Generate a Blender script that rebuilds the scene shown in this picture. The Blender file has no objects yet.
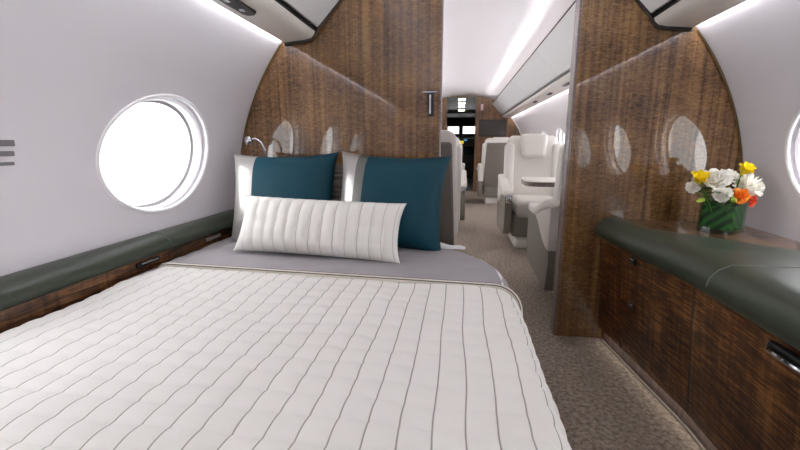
import bpy, bmesh, math, random
from mathutils import Vector, Matrix, noise
random.seed(7)
PI = math.pi
R_ = math.radians
SC = bpy.context.scene
COL = SC.collection

# ------------------------------------------------------------------ camera
cam_d = bpy.data.cameras.new('camera')
cam = bpy.data.objects.new('camera', cam_d); COL.objects.link(cam)
cam_d.sensor_width = 36.0
cam_d.lens = 36.0 * 405 / 800
cam_d.clip_start = 0.02
_d = Vector((60, -82, 405)).normalized()
_u = Vector((0, -405, -82)); _u = (_u - _u.dot(_d) * _d).normalized()
_x = _u.cross(_d)
if _x.x < 0: _x = -_x
def _w(c): return Vector((_x.dot(c), _d.dot(c), _u.dot(c)))
_rt, _up, _bk = _w(Vector((1, 0, 0))), _w(Vector((0, -1, 0))), _w(Vector((0, 0, -1)))
cam.matrix_world = Matrix(((_rt.x, _up.x, _bk.x, 0.0), (_rt.y, _up.y, _bk.y, 0.0), (_rt.z, _up.z, _bk.z, 0.96), (0, 0, 0, 1)))
SC.camera = cam

# ------------------------------------------------------------------ world, daylight, exposure
world = bpy.data.worlds.new('daylight'); SC.world = world
world.use_nodes = True
bg = world.node_tree.nodes['Background']
bg.inputs['Color'].default_value = (0.96, 0.98, 1.0, 1)
bg.inputs['Strength'].default_value = 1.1
SC.view_settings.view_transform = 'Standard'
SC.view_settings.look = 'None'
SC.view_settings.gamma = 1.0
SC.view_settings.exposure = 1.46
SC.cycles.max_bounces = 10
SC.cycles.diffuse_bounces = 6
SC.cycles.glossy_bounces = 6
SC.cycles.transmission_bounces = 8
SC.cycles.transparent_max_bounces = 12
SC.cycles.sample_clamp_indirect = 6.0
SC.cycles.use_denoising = True
CX, CZ, RAD = 0.05, 0.67, 1.2          # fuselage section: centre and inner radius
WIN_Y = [-0.45, 0.48, 1.41, 3.27, 4.20, 5.13, 6.06, 6.99]
WIN_OFF = {-1: .014, 1: .055}
WIN_Z, WIN_A, WIN_B = 0.915, 0.290, 0.220
DAY_W = 1.05
WARM_STRIP = 10.0
COVE_STRIP = 119.0
for i, y in enumerate(WIN_Y):
    for s in (-1, 1):
        l = bpy.data.lights.new('daylight', 'AREA'); l.shape = 'ELLIPSE'; l.size = 0.62; l.size_y = 0.5
        l.energy = DAY_W; l.color = (0.97, 0.985, 1.0)
        o = bpy.data.objects.new('daylight', l); COL.objects.link(o)
        o.location = (CX + s * 1.42, y + WIN_OFF[s], WIN_Z + 0.02)
        o.rotation_euler = (R_(90), 0, R_(90) if s > 0 else R_(-90))

# ------------------------------------------------------------------ helpers: materials
def lin(c):
    return tuple((v / 12.92 if v <= 0.04045 else ((v + 0.055) / 1.055) ** 2.4) for v in [k / 255 for k in c]) + (1,)
def pset(b, **kw):
    for k, v in kw.items():
        b.inputs[k.replace('_', ' ')].default_value = v
def base_mat(name, col, rough=0.5, metal=0.0, coat=0.0, bump=None, var=None, sheen=0.0, spec=0.5):
    m = bpy.data.materials.new(name); m.use_nodes = True
    nt = m.node_tree; N = nt.nodes; L = nt.links
    b = N['Principled BSDF']
    pset(b, Base_Color=lin(col), Roughness=rough, Metallic=metal, Coat_Weight=coat, Sheen_Weight=sheen)
    b.inputs['Specular IOR Level'].default_value = spec
    if coat: b.inputs['Coat Roughness'].default_value = 0.03
    tc = N.new('ShaderNodeTexCoord')
    nz = N.new('ShaderNodeTexNoise'); nz.inputs['Scale'].default_value = (var or (30, .05))[0]; nz.inputs['Detail'].default_value = 3
    L.new(tc.outputs['Object'], nz.inputs['Vector'])
    amt = (var or (30, .05))[1]
    mx = N.new('ShaderNodeMix'); mx.data_type = 'RGBA'
    c = lin(col)
    mx.inputs['A'].default_value = tuple(max(0, v * (1 - amt)) for v in c[:3]) + (1,)
    mx.inputs['B'].default_value = tuple(min(1, v * (1 + amt)) for v in c[:3]) + (1,)
    L.new(nz.outputs['Fac'], mx.inputs['Factor']); L.new(mx.outputs['Result'], b.inputs['Base Color'])
    if bump:
        n2 = N.new('ShaderNodeTexNoise'); n2.inputs['Scale'].default_value = bump[0]; n2.inputs['Detail'].default_value = 4
        L.new(tc.outputs['Object'], n2.inputs['Vector'])
        bp = N.new('ShaderNodeBump'); bp.inputs['Strength'].default_value = bump[1]; bp.inputs['Distance'].default_value = bump[2]
        L.new(n2.outputs['Fac'], bp.inputs['Height']); L.new(bp.outputs['Normal'], b.inputs['Normal'])
    return m
def emit_mat(name, col, strength):
    m = bpy.data.materials.new(name); m.use_nodes = True
    b = m.node_tree.nodes['Principled BSDF']
    pset(b, Base_Color=lin(col), Emission_Color=lin(col), Emission_Strength=strength)
    return m
def wood_mat(name, dark, mid, light, coat=0.8, grain='z', coat_rough=0.02, ripple=1.0, spec=0.4, rw=40, streak_amt=.75):
    m = bpy.data.materials.new(name); m.use_nodes = True
    nt = m.node_tree; N = nt.nodes; L = nt.links
    b = N['Principled BSDF']
    pset(b, Roughness=0.38, Coat_Weight=coat, Coat_Roughness=coat_rough)
    b.inputs['Coat IOR'].default_value = 1.8
    b.inputs['Specular IOR Level'].default_value = spec
    tc = N.new('ShaderNodeTexCoord')
    def nz(scale, detail=4, dist=0.0, s=1):
        mp = N.new('ShaderNodeMapping'); mp.inputs['Scale'].default_value = scale
        L.new(tc.outputs['Object'], mp.inputs['Vector'])
        n = N.new('ShaderNodeTexNoise'); n.inputs['Scale'].default_value = s; n.inputs['Detail'].default_value = detail
        n.inputs['Distortion'].default_value = dist
        L.new(mp.outputs['Vector'], n.inputs['Vector']); return n
    a, c = (48, .9)
    st = {'z': (a, a, c), 'y': (a, c, a), 'x': (c, a, a)}[grain]
    rp = {'z': (rw, rw, 110), 'y': (rw, 110, rw), 'x': (110, rw, rw)}[grain]
    streak = nz(st, 5, 0.4); rip = nz(rp, 2, 1.2); blot = nz((5, 5, 5), 2)
    r = N.new('ShaderNodeValToRGB')
    e = r.color_ramp.elements
    e[0].position = 0.28; e[0].color = lin(dark); e[1].position = 0.74; e[1].color = lin(light)
    q = e.new(0.5); q.color = lin(mid)
    ad = N.new('ShaderNodeMath'); ad.operation = 'MULTIPLY_ADD'
    L.new(rip.outputs['Fac'], ad.inputs[0]); ad.inputs[1].default_value = 0.55 * ripple; 
    ad2 = N.new('ShaderNodeMath'); ad2.operation = 'MULTIPLY_ADD'
    L.new(streak.outputs['Fac'], ad2.inputs[0]); ad2.inputs[1].default_value = streak_amt; ad2.inputs[2].default_value = .5 - .275 - streak_amt / 2 - 0.275 * ripple
    ad3 = N.new('ShaderNodeMath'); ad3.operation = 'MULTIPLY_ADD'
    L.new(blot.outputs['Fac'], ad3.inputs[0]); ad3.inputs[1].default_value = 0.55; L.new(ad2.outputs[0], ad3.inputs[2])
    L.new(ad3.outputs[0], ad.inputs[2])
    L.new(ad.outputs[0], r.inputs['Fac']); L.new(r.outputs['Color'], b.inputs['Base Color'])
    return m
def glass_mat(name, col=(255, 255, 255), fac=0.12):
    m = bpy.data.materials.new(name); m.use_nodes = True
    nt = m.node_tree; N = nt.nodes; L = nt.links
    N.remove(N['Principled BSDF'])
    t = N.new('ShaderNodeBsdfTransparent'); t.inputs['Color'].default_value = lin(col)
    g = N.new('ShaderNodeBsdfGlossy'); g.inputs['Roughness'].default_value = 0.02
    lw = N.new('ShaderNodeLayerWeight'); lw.inputs['Blend'].default_value = 0.5
    pw = N.new('ShaderNodeMath'); pw.operation = 'POWER'; pw.inputs[1].default_value = 4.0; L.new(lw.outputs['Facing'], pw.inputs[0])
    fr = N.new('ShaderNodeMath'); fr.operation = 'MULTIPLY_ADD'; fr.inputs[1].default_value = 0.7; fr.inputs[2].default_value = 0.03; L.new(pw.outputs[0], fr.inputs[0])
    mx = N.new('ShaderNodeMixShader')
    L.new(fr.outputs[0], mx.inputs[0]); L.new(t.outputs[0], mx.inputs[1]); L.new(g.outputs[0], mx.inputs[2])
    L.new(mx.outputs[0], N['Material Output'].inputs['Surface'])
    return m
def carpet_mat():
    m = base_mat('carpet', (150, 137, 126), 0.95, var=(8, .05), sheen=0.2, spec=0.1)
    nt = m.node_tree; N = nt.nodes; L = nt.links; b = N['Principled BSDF']
    tc = N.new('ShaderNodeTexCoord')
    n = N.new('ShaderNodeTexNoise'); n.inputs['Scale'].default_value = 60; n.inputs['Detail'].default_value = 5; n.inputs['Roughness'].default_value = .7
    L.new(tc.outputs['Object'], n.inputs['Vector'])
    r = N.new('ShaderNodeValToRGB'); e = r.color_ramp.elements
    e[0].position = .38; e[0].color = lin((112, 98, 86)); e[1].position = .62; e[1].color = lin((180, 166, 151))
    L.new(n.outputs['Fac'], r.inputs['Fac']); L.new(r.outputs['Color'], b.inputs['Base Color'])
    bp = N.new('ShaderNodeBump'); bp.inputs['Strength'].default_value = .6; bp.inputs['Distance'].default_value = .006
    L.new(n.outputs['Fac'], bp.inputs['Height']); L.new(bp.outputs['Normal'], b.inputs['Normal'])
    return m
def quilt_mat(name, base, line, sp, half, cross=None):
    """woven coverlet: dark stitched lines every sp metres of the U coordinate"""
    m = bpy.data.materials.new(name); m.use_nodes = True
    nt = m.node_tree; N = nt.nodes; L = nt.links; b = N['Principled BSDF']
    pset(b, Roughness=0.85, Sheen_Weight=0.15); b.inputs['Specular IOR Level'].default_value = 0.2
    uv = N.new('ShaderNodeUVMap'); sx = N.new('ShaderNodeSeparateXYZ'); L.new(uv.outputs['UV'], sx.inputs[0])
    mm = N.new('ShaderNodeMath'); mm.operation = 'PINGPONG'; mm.inputs[1].default_value = sp / 2
    L.new(sx.outputs['X'], mm.inputs[0])
    mr = N.new('ShaderNodeMapRange'); mr.inputs['From Min'].default_value = half * .5; mr.inputs['From Max'].default_value = half * 1.3
    L.new(mm.outputs[0], mr.inputs['Value'])
    mx = N.new('ShaderNodeMix'); mx.data_type = 'RGBA'
    mx.inputs['A'].default_value = lin(line); mx.inputs['B'].default_value = lin(base)
    L.new(mr.outputs['Result'], mx.inputs['Factor']); L.new(mx.outputs['Result'], b.inputs['Base Color'])
    tc = N.new('ShaderNodeTexCoord'); n = N.new('ShaderNodeTexNoise'); n.inputs['Scale'].default_value = 350
    L.new(tc.outputs['Object'], n.inputs['Vector'])
    bp = N.new('ShaderNodeBump'); bp.inputs['Strength'].default_value = .25; bp.inputs['Distance'].default_value = .002
    L.new(n.outputs['Fac'], bp.inputs['Height']); L.new(bp.outputs['Normal'], b.inputs['Normal'])
    return m
def leaf_mat(name, a, bcol, scale, rough=.4):
    m = bpy.data.materials.new(name); m.use_nodes = True
    nt = m.node_tree; N = nt.nodes; L = nt.links; b = N['Principled BSDF']; pset(b, Roughness=rough)
    tc = N.new('ShaderNodeTexCoord'); w = N.new('ShaderNodeTexWave'); w.wave_type = 'BANDS'; w.bands_direction = 'DIAGONAL'
    w.inputs['Scale'].default_value = scale; w.inputs['Distortion'].default_value = 1.2
    L.new(tc.outputs['Object'], w.inputs['Vector'])
    mx = N.new('ShaderNodeMix'); mx.data_type = 'RGBA'; mx.inputs['A'].default_value = lin(a); mx.inputs['B'].default_value = lin(bcol)
    L.new(w.outputs['Fac'], mx.inputs['Factor']); L.new(mx.outputs['Result'], b.inputs['Base Color'])
    return m

M = {}
M['shell'] = base_mat('cream_sidewall', (223, 219, 224), 0.55, var=(6, .015), bump=(180, .04, .002))
M['shell_fwd'] = base_mat('white_sidewall', (232, 226, 228), 0.5, var=(6, .015))
M['ceil'] = base_mat('white_headliner', (228, 221, 223), 0.6, var=(6, .01))
M['bin'] = base_mat('pale_bin_laminate', (236, 230, 224), 0.35, var=(6, .015))
M['bin_face'] = base_mat('white_bin_face', (226, 224, 224), 0.35, var=(6, .01))
M['rim'] = base_mat('white_window_rim', (240, 238, 240), 0.3, var=(10, .01))
M['wood'] = wood_mat('figured_brown_veneer', (62, 40, 21), (112, 79, 46), (150, 113, 70), coat=0.9, ripple=1.25, spec=.12, streak_amt=.8)
M['wood_far'] = wood_mat('satin_brown_veneer', (74, 51, 32), (118, 86, 58), (154, 118, 84), coat=0.1, coat_rough=.3)
M['wood_cab'] = wood_mat('figured_red_brown_veneer', (42, 22, 9), (86, 52, 26), (146, 98, 54), spec=.15, streak_amt=.5, coat=0.45, coat_rough=.08, rw=9, ripple=1.8)
M['wood_top'] = wood_mat('brown_veneer_top', (78, 52, 32), (116, 80, 52), (150, 110, 74), coat=1.0, grain='y')
M['wood_dark'] = wood_mat('dark_jamb_veneer', (80, 62, 56), (112, 92, 86), (138, 118, 112), coat=1.0, coat_rough=.2)
M['green'] = base_mat('grey_green_leather', (56, 63, 51), 0.32, var=(40, .06), bump=(420, .12, .002), spec=.45)
M['pale_green_seam'] = base_mat('pale_green_seam', (104, 112, 100), 0.4)  # paler than the leather, paints in the highlight along the pad crease
M['seam'] = base_mat('dark_seam', (40, 40, 38), 0.8)
M['black'] = base_mat('black_plastic', (22, 22, 22), 0.35)
M['dark_gap'] = base_mat('dark_rubber_and_gap', (46, 38, 32), 0.7)
M['bronze'] = base_mat('bronze_edge', (120, 98, 66), 0.35, metal=.6)
M['chrome'] = base_mat('chrome', (200, 200, 205), 0.12, metal=1.0)
M['alu'] = base_mat('brushed_metal', (178, 172, 164), 0.35, metal=.85)
M['carpet'] = carpet_mat()
M['quilt'] = quilt_mat('white_striped_coverlet', (235, 232, 227), (160, 155, 150), 0.05, 0.0015)
M['quilt_pillow'] = quilt_mat('white_quilted_cushion', (238, 235, 229), (204, 199, 192), 0.048, 0.0016)
M['hem'] = base_mat('ivory_hem', (222, 216, 204), 0.85, var=(60, .06))
M['piping'] = base_mat('charcoal_piping', (84, 78, 74), 0.8)
M['sheet'] = base_mat('grey_lilac_sheet', (150, 144, 148), 0.7, var=(25, .05), bump=(60, .15, .003), sheen=.2)
M['white_sheet'] = base_mat('white_sheet', (235, 234, 236), 0.8, var=(20, .02))
M['teal'] = base_mat('teal_silk', (2, 61, 76), 0.55, var=(80, .08), bump=(500, .1, .001), sheen=.0, spec=.3)
M['silver'] = base_mat('silver_satin', (176, 172, 168), 0.28, metal=.45, var=(14, .12), bump=(30, .25, .004))
M['pewter'] = base_mat('pewter_satin', (112, 112, 108), 0.35, metal=.4, var=(14, .08))
M['pleat'] = base_mat('pleated_pewter', (112, 104, 98), 0.35, metal=.4)
M['leather'] = base_mat('white_leather', (236, 232, 226), 0.45, var=(30, .02), bump=(300, .05, .001))
M['suede'] = base_mat('grey_suede', (128, 120, 114), 0.8, var=(30, .05))
M['greyshell'] = base_mat('grey_seat_shell', (140, 136, 126), 0.5, var=(20, .04))
M['screen'] = base_mat('dark_screen', (66, 58, 56), 0.12, spec=.6)
M['glass'] = glass_mat('clear_glass')
M['vase_glass'] = glass_mat('vase_glass', (225, 240, 230))
M['water'] = glass_mat('water', (190, 225, 195))
M['wrap'] = leaf_mat('green_leaf_wrap', (14, 46, 22), (84, 136, 66), 14)
M['stem'] = base_mat('stem_green', (76, 128, 50), 0.5)
M['leaf'] = leaf_mat('leaf_green', (50, 100, 36), (104, 150, 60), 20)
M['bud'] = base_mat('lime_bud', (178, 200, 70), 0.5)
M['white_petal'] = base_mat('white_petal', (250, 247, 240), 0.6, var=(60, .03))
M['yellow_petal'] = base_mat('yellow_petal', (250, 224, 20), 0.5, var=(60, .06))
M['orange_petal'] = base_mat('orange_petal', (246, 150, 50), 0.5, var=(60, .1))
M['red_petal'] = base_mat('red_orange_petal', (228, 86, 40), 0.5, var=(60, .1))
M['led'] = emit_mat('led_strip', (247, 250, 255), WARM_STRIP)
M['cove'] = emit_mat('cove_led', (245, 250, 255), COVE_STRIP)
M['kick'] = emit_mat('kick_led', (255, 248, 236), 2.6)
M['spot'] = emit_mat('entry_downlight', (255, 246, 220), 6.0)
M['vest'] = base_mat('grey_green_panel', (110, 120, 106), 0.3)
M['cockpit'] = base_mat('cockpit_black', (24, 28, 28), 0.5)
M['amber'] = emit_mat('amber_display', (190, 170, 50), .6)
M['blue'] = emit_mat('blue_display', (60, 120, 170), .6)
M['marks'] = base_mat('grey_slot', (120, 116, 118), 0.5)
M['plate'] = base_mat('pale_plate', (232, 205, 198), 0.4)

# ------------------------------------------------------------------ helpers: geometry
class MB:
    def __init__(s): s.v = []; s.f = []; s.uv = []
    def add(s, vs, fs, uvs=None):
        o = len(s.v); s.v += [Vector(p) for p in vs]; s.f += [tuple(i + o for i in f) for f in fs]
        s.uv += uvs if uvs else [(0, 0)] * len(vs)
        return s
    def grid(s, fn, nu, nv, closeu=False, flip=False, uv=None):
        vs = []; uvs = []
        for j in range(nv + 1):
            for i in range(nu if closeu else nu + 1):
                vs.append(fn(i / nu, j / nv)); uvs.append(uv(i / nu, j / nv) if uv else (0, 0))
        w = nu if closeu else nu + 1; fs = []
        for j in range(nv):
            for i in range(nu):
                a, b = j * w + i, j * w + (i + 1) % w
                q = (a, b, b + w, a + w)
                fs.append(q[::-1] if flip else q)
        return s.add(vs, fs, uvs)
    def box(s, lo, hi, bev=0.0, seg=3, mat=None, taper=None):
        bm = bmesh.new(); bmesh.ops.create_cube(bm, size=1)
        lo, hi = Vector(lo), Vector(hi); c = (lo + hi) / 2; d = hi - lo
        for v in bm.verts:
            v.co = Vector((v.co.x * d.x, v.co.y * d.y, v.co.z * d.z))
        if bev > 0:
            bmesh.ops.bevel(bm, geom=bm.edges[:], offset=min(bev, min(d) * .49), segments=seg, profile=.5, affect='EDGES')
        if taper:
            for v in bm.verts: v.co = Vector(taper(v.co, d))
        for v in bm.verts:
            v.co += c
            if mat: v.co = mat @ v.co
        bm.verts.index_update()
        s.add([v.co.copy() for v in bm.verts], [[v.index for v in f.verts] for f in bm.faces]); bm.free(); return s
    def prism(s, pts, axis, a, b, cap=True):
        """polygon (two coords) extruded along axis between a and b"""
        n = len(pts)
        def mk(p, t): return {'y': (p[0], t, p[1]), 'z': (p[0], p[1], t), 'x': (t, p[0], p[1])}[axis]
        vs = [mk(p, a) for p in pts] + [mk(p, b) for p in pts]
        fs = [(i, (i + 1) % n, n + (i + 1) % n, n + i) for i in range(n)]
        if cap: fs += [tuple(range(n))[::-1], tuple(range(n, 2 * n))]
        return s.add(vs, fs)
    def tube(s, path, r, n=10, cap=True):
        path = [Vector(p) for p in path]; rs = r if isinstance(r, (list, tuple)) else [r] * len(path)
        rings = []; up = None
        for i, p in enumerate(path):
            t = (path[min(i + 1, len(path) - 1)] - path[max(i - 1, 0)]).normalized()
            if up is None:
                up = Vector((0, 0, 1)) if abs(t.z) < .9 else Vector((1, 0, 0))
            a = t.cross(up).normalized(); b2 = a.cross(t).normalized(); up = b2
            rings.append([p + rs[i] * (math.cos(2 * PI * k / n) * a + math.sin(2 * PI * k / n) * b2) for k in range(n)])
        vs = [q for rg in rings for q in rg]; fs = []
        for j in range(len(rings) - 1):
            for k in range(n):
                fs.append((j * n + k, j * n + (k + 1) % n, (j + 1) * n + (k + 1) % n, (j + 1) * n + k))
        if cap: fs += [tuple(range(n))[::-1], tuple((len(rings) - 1) * n + k for k in range(n))]
        return s.add(vs, fs)
    def lathe(s, prof, c=(0, 0, 0), n=24, mat=None):
        vs = []; fs = []
        for r, z in prof:
            for k in range(n):
                p = Vector((c[0] + r * math.cos(2 * PI * k / n), c[1] + r * math.sin(2 * PI * k / n), c[2] + z))
                vs.append(mat @ p if mat else p)
        for j in range(len(prof) - 1):
            for k in range(n):
                fs.append((j * n + k, j * n + (k + 1) % n, (j + 1) * n + (k + 1) % n, (j + 1) * n + k))
        fs += [tuple(range(n))[::-1], tuple((len(prof) - 1) * n + k for k in range(n))]
        return s.add(vs, fs)
    def build(s, name, mat, parent=None, world=False, smooth=True, ang=40, kind=None, label=None, merge=True):
        off = Vector((0, 0, 0))
        if world and parent:
            q = parent
            while q: off += Vector(q.location); q = q.parent
        me = bpy.data.meshes.new(name)
        me.from_pydata([tuple(v - off) for v in s.v], [], s.f)
        uvl = me.uv_layers.new(name='UVMap')
        for lp in me.loops: uvl.data[lp.index].uv = s.uv[lp.vertex_index]
        bm = bmesh.new(); bm.from_mesh(me)
        if merge: bmesh.ops.remove_doubles(bm, verts=bm.verts, dist=1e-5)
        bmesh.ops.recalc_face_normals(bm, faces=bm.faces[:]); bm.to_mesh(me); bm.free()
        if smooth:
            me.polygons.foreach_set('use_smooth', [True] * len(me.polygons)); me.set_sharp_from_angle(angle=R_(ang))
        me.materials.append(mat)
        o = bpy.data.objects.new(name, me); COL.objects.link(o)
        if parent: o.parent = parent
        if kind: o['kind'] = kind
        if label: o['label'] = label
        return o
def thing(name, label, cat, loc=(0, 0, 0), rz=0, group=None):
    o = bpy.data.objects.new(name, None); COL.objects.link(o); o.location = loc; o.rotation_euler = (0, 0, rz)
    o.empty_display_size = .1; o['label'] = label; o['category'] = cat
    if group: o['group'] = group
    return o
def tag(o, label, cat, group=None):
    o['label'] = label; o['category'] = cat
    if group: o['group'] = group
    return o
def empty_struct(name, loc=(0, 0, 0)):
    o = bpy.data.objects.new(name, None); COL.objects.link(o); o.location = loc; o['kind'] = 'structure'; return o
def dup(root, loc=None, rz=None, label=None):
    def cp(o, par):
        c = o.copy(); COL.objects.link(c)
        if par: c.parent = par
        for ch in [k for k in bpy.data.objects if k.parent == o]: cp(ch, c)
        return c
    r = cp(root, None)
    if loc is not None: r.location = loc
    if rz is not None: r.rotation_euler = (0, 0, rz)
    if label: r['label'] = label
    return r
def clamp(x, a, b): return max(a, min(b, x))
def sstep(a, b, x):
    t = clamp((x - a) / (b - a), 0, 1); return t * t * (3 - 2 * t)

Y0, YP, YF = -1.30, 2.0, 8.3            # aft bulkhead, bedroom partition, forward bulkhead
PT = 0.07                              # partition thickness

# ------------------------------------------------------------------ structure: floor, walls, ceiling
MB().box((-1.2, Y0 - .1, -0.06), (1.3, 8.36, 0)).build('floor', M['carpet'], kind='structure', smooth=False)

def wall_side(s, name, ya, yb, mat, wins):
    """curved sidewall shell with elliptical window openings, from below the floor to behind the bins"""
    T = 0.085; mb = MB()
    a0, a1 = math.asin((-0.02 - CZ) / RAD), R_(62)
    nu, nv = 34, max(2, int((yb - ya) / .08))
    def P(rad, u, v):
        a = a0 + (a1 - a0) * u
        return Vector((CX + s * rad * math.cos(a), ya + (yb - ya) * v, CZ + rad * math.sin(a)))
    mb.grid(lambda u, v: P(RAD, u, v), nu, nv)
    mb.grid(lambda u, v: P(RAD + T, u, v), nu, nv, flip=True)
    for v in (0, 1): mb.grid(lambda u, t: P(RAD + T * t, u, v), nu, 1, flip=bool(v))
    for u in (0, 1): mb.grid(lambda t, v: P(RAD + T * t, u, v), 1, nv, flip=not u)
    o = mb.build(name, mat, kind='structure', ang=35)
    cut = MB()
    for y in wins:
        n = 72; ring = [(y + WIN_A * math.cos(2 * PI * k / n), WIN_Z + WIN_B * math.sin(2 * PI * k / n)) for k in range(n)]
        xa, xb = sorted((CX + s * 0.95, CX + s * 1.5))
        cut.prism(ring, 'x', xa, xb)
    c = cut.build('cutter', mat)
    md = o.modifiers.new('b', 'BOOLEAN'); md.object = c; md.operation = 'DIFFERENCE'; md.solver = 'EXACT'
    dg = bpy.context.evaluated_depsgraph_get()
    me = bpy.data.meshes.new_from_object(o.evaluated_get(dg))
    old = o.data; o.modifiers.clear(); o.data = me; bpy.data.meshes.remove(old)
    bpy.data.objects.remove(c)
    me.set_sharp_from_angle(angle=R_(35))
    return o
wins_aft = lambda s: [y + WIN_OFF[s] for y in WIN_Y if y < YP]
wins_fwd = lambda s: [y + WIN_OFF[s] for y in WIN_Y if y > YP]
wall_side(-1, 'wall_left', Y0, YP + .001, M['shell'], wins_aft(-1))
wall_side(1, 'wall_right', Y0, YP + .001, M['shell'], wins_aft(1))
wall_side(-1, 'wall_left_forward', YP + .002, YF, M['shell_fwd'], wins_fwd(-1))
wall_side(1, 'wall_right_forward', YP + .002, YF, M['shell_fwd'], wins_fwd(1))

def ceil_pt(t, dz=0):           # t -1..1
    x = t * 0.66
    return (CX + x, 1.865 - 0.125 * abs(t) ** 2.2 + dz)
def ceiling(name, ya, yb):
    n = 24; lo = [ceil_pt(-1 + 2 * i / n) for i in range(n + 1)]
    pts = [(CX - .80, 1.73)] + lo + [(CX + .80, 1.73), (CX + .80, 1.92), (CX - .80, 1.92)]
    MB().prism(pts, 'y', ya, yb).build(name, M['ceil'], kind='structure', ang=30)
ceiling('ceiling', Y0, YP); ceiling('ceiling_forward', YP, YF)

# window rims and panes
def window(i, y, s):
    def wx(z): return CX + s * math.sqrt(RAD ** 2 - (z - CZ) ** 2)
    w = empty_struct('window_%d' % i, (CX + s * 1.17, y, WIN_Z))
    def ring(a, b, inset, r, name, mat, squash=1.0):
        n = 80; path = []
        mb = MB(); k_ = 10; vs = []
        for k in range(n):
            t = 2 * PI * k / n; cy, cz = y + a * math.cos(t), WIN_Z + b * math.sin(t)
            nrm = Vector((0, math.cos(t) / a, math.sin(t) / b)).normalized()
            c = Vector((wx(cz) + s * inset, cy, cz))
            for q in range(k_):
                g = 2 * PI * q / k_
                vs.append(c + nrm * (r * math.cos(g)) + Vector((s * r * squash * math.sin(g), 0, 0)))
        fs = [(k * k_ + q, k * k_ + (q + 1) % k_, ((k + 1) % n) * k_ + (q + 1) % k_, ((k + 1) % n) * k_ + q) for k in range(n) for q in range(k_)]
        mb.add(vs, fs); return mb.build(name, mat, w, world=True)
    ring(WIN_A - .004, WIN_B - .004, .003, .008, 'window_rim', M['rim'])
    ring(WIN_A - .012, WIN_B - .012, .040, .009, 'inner_rim', M['rim'], 1.8)
    ring(WIN_A - .020, WIN_B - .020, .068, .008, 'pane_gasket', M['marks'], .8)
    n = 64; px = CX + s * (RAD + .012)
    pts = [(y + (WIN_A - .012) * math.cos(2 * PI * k / n), WIN_Z + (WIN_B - .012) * math.sin(2 * PI * k / n)) for k in range(n)]
    xs = sorted((px, px + s * .006)); mb = MB()
    tilt = lambda p: Vector((p[0] + (wx(p[2]) - wx(WIN_Z)), p[1], p[2]))
    mb.prism(pts, 'x', *xs); mb.v = [tilt(v) for v in mb.v]
    mb.build('window_pane', M['glass'], w, world=True, smooth=False)
k = 1
for s in (-1, 1):
    for y in WIN_Y: window(k, y + WIN_OFF[s], s); k += 1

# ------------------------------------------------------------------ partition between bedroom and cabin
def arc(s, z0, z1, r=RAD - .001, n=26):
    a0, a1 = math.asin(clamp((z0 - CZ) / r, -1, 1)), math.asin(clamp((z1 - CZ) / r, -1, 1))
    return [(CX + s * r * math.cos(a0 + (a1 - a0) * i / n), CZ + r * math.sin(a0 + (a1 - a0) * i / n)) for i in range(n + 1)]
def top_z(x): return 1.865 - 0.125 * min(1, abs((x - CX) / .66)) ** 2.2 - .002
XL, XR = -0.100, 0.508
left_pts = [(XL, 0.002)] + arc(-1, .002, 1.70) + [(CX - .58, 1.765)] + [(x, top_z(x)) for x in (-.45, -.3, -.2, XL)]
right_pts = [(XR, 0.002)] + arc(1, .002, 1.70) + [(CX + .58, 1.765)] + [(x, top_z(x)) for x in (.55, XR)]
pl = MB().prism(left_pts, 'y', YP, YP + PT).build('wall_front_left', M['wood'], kind='structure', smooth=False)
pr = MB().prism(right_pts, 'y', YP, YP + PT).build('wall_front_right', M['wood'], kind='structure', smooth=False)
# jamb facing strips on the opening edges
MB().box((XR - .012, YP - .004, .003), (XR - .0005, YP + PT + .004, 1.79), .003).build('trim_1', M['wood_dark'], kind='structure')
MB().box((XL + .0005, YP - .002, .003), (XL + .007, YP + PT + .004, 1.82), .002).build('trim_2', M['wood_dark'], kind='structure')
# recessed pull on the left panel
d1 = MB().box((-.158, YP - .004, 1.085), (-.128, YP + .002, 1.205), .003).build('pull_recess', M['black'], pl, world=True)
MB().box((-.150, YP - .007, 1.095), (-.141, YP - .003, 1.185), .002).build('pull_lever', M['chrome'], pl, world=True)
MB().box((-.182, YP - .008, 1.192), (-.112, YP - .001, 1.200), .002).build('pull_cap', M['chrome'], pl, world=True)
# bronze edge along the curved sidewall, dark gap along the bins
BIN_PROF = [(.902, 1.432), (.80, 1.441), (.765, 1.450), (.745, 1.470), (.735, 1.492), (.655, 1.578), (.545, 1.70), (.56, 1.72)]
t = 3
for s in (-1, 1):
    p = arc(s, .55, 1.425, RAD - .006, 30)
    MB().tube([(a, YP - .006, b) for a, b in p], .0042, 8).build('trim_%d' % t, M['bronze'], kind='structure'); t += 1
    p = [(CX + s * (a - .001), b - .004) for a, b in BIN_PROF[:7]]
    MB().tube([(a, YP - .010, b) for a, b in p], .008, 8).build('trim_%d' % t, M['dark_gap'], kind='structure'); t += 1

# aft bulkhead behind the camera
MB().prism(arc(-1, 0, 1.86, RAD + .05)[::-1] + arc(1, 0, 1.86, RAD + .05), 'y', Y0 - .06, Y0).build('wall_aft', M['shell'], kind='structure', smooth=False)

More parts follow.
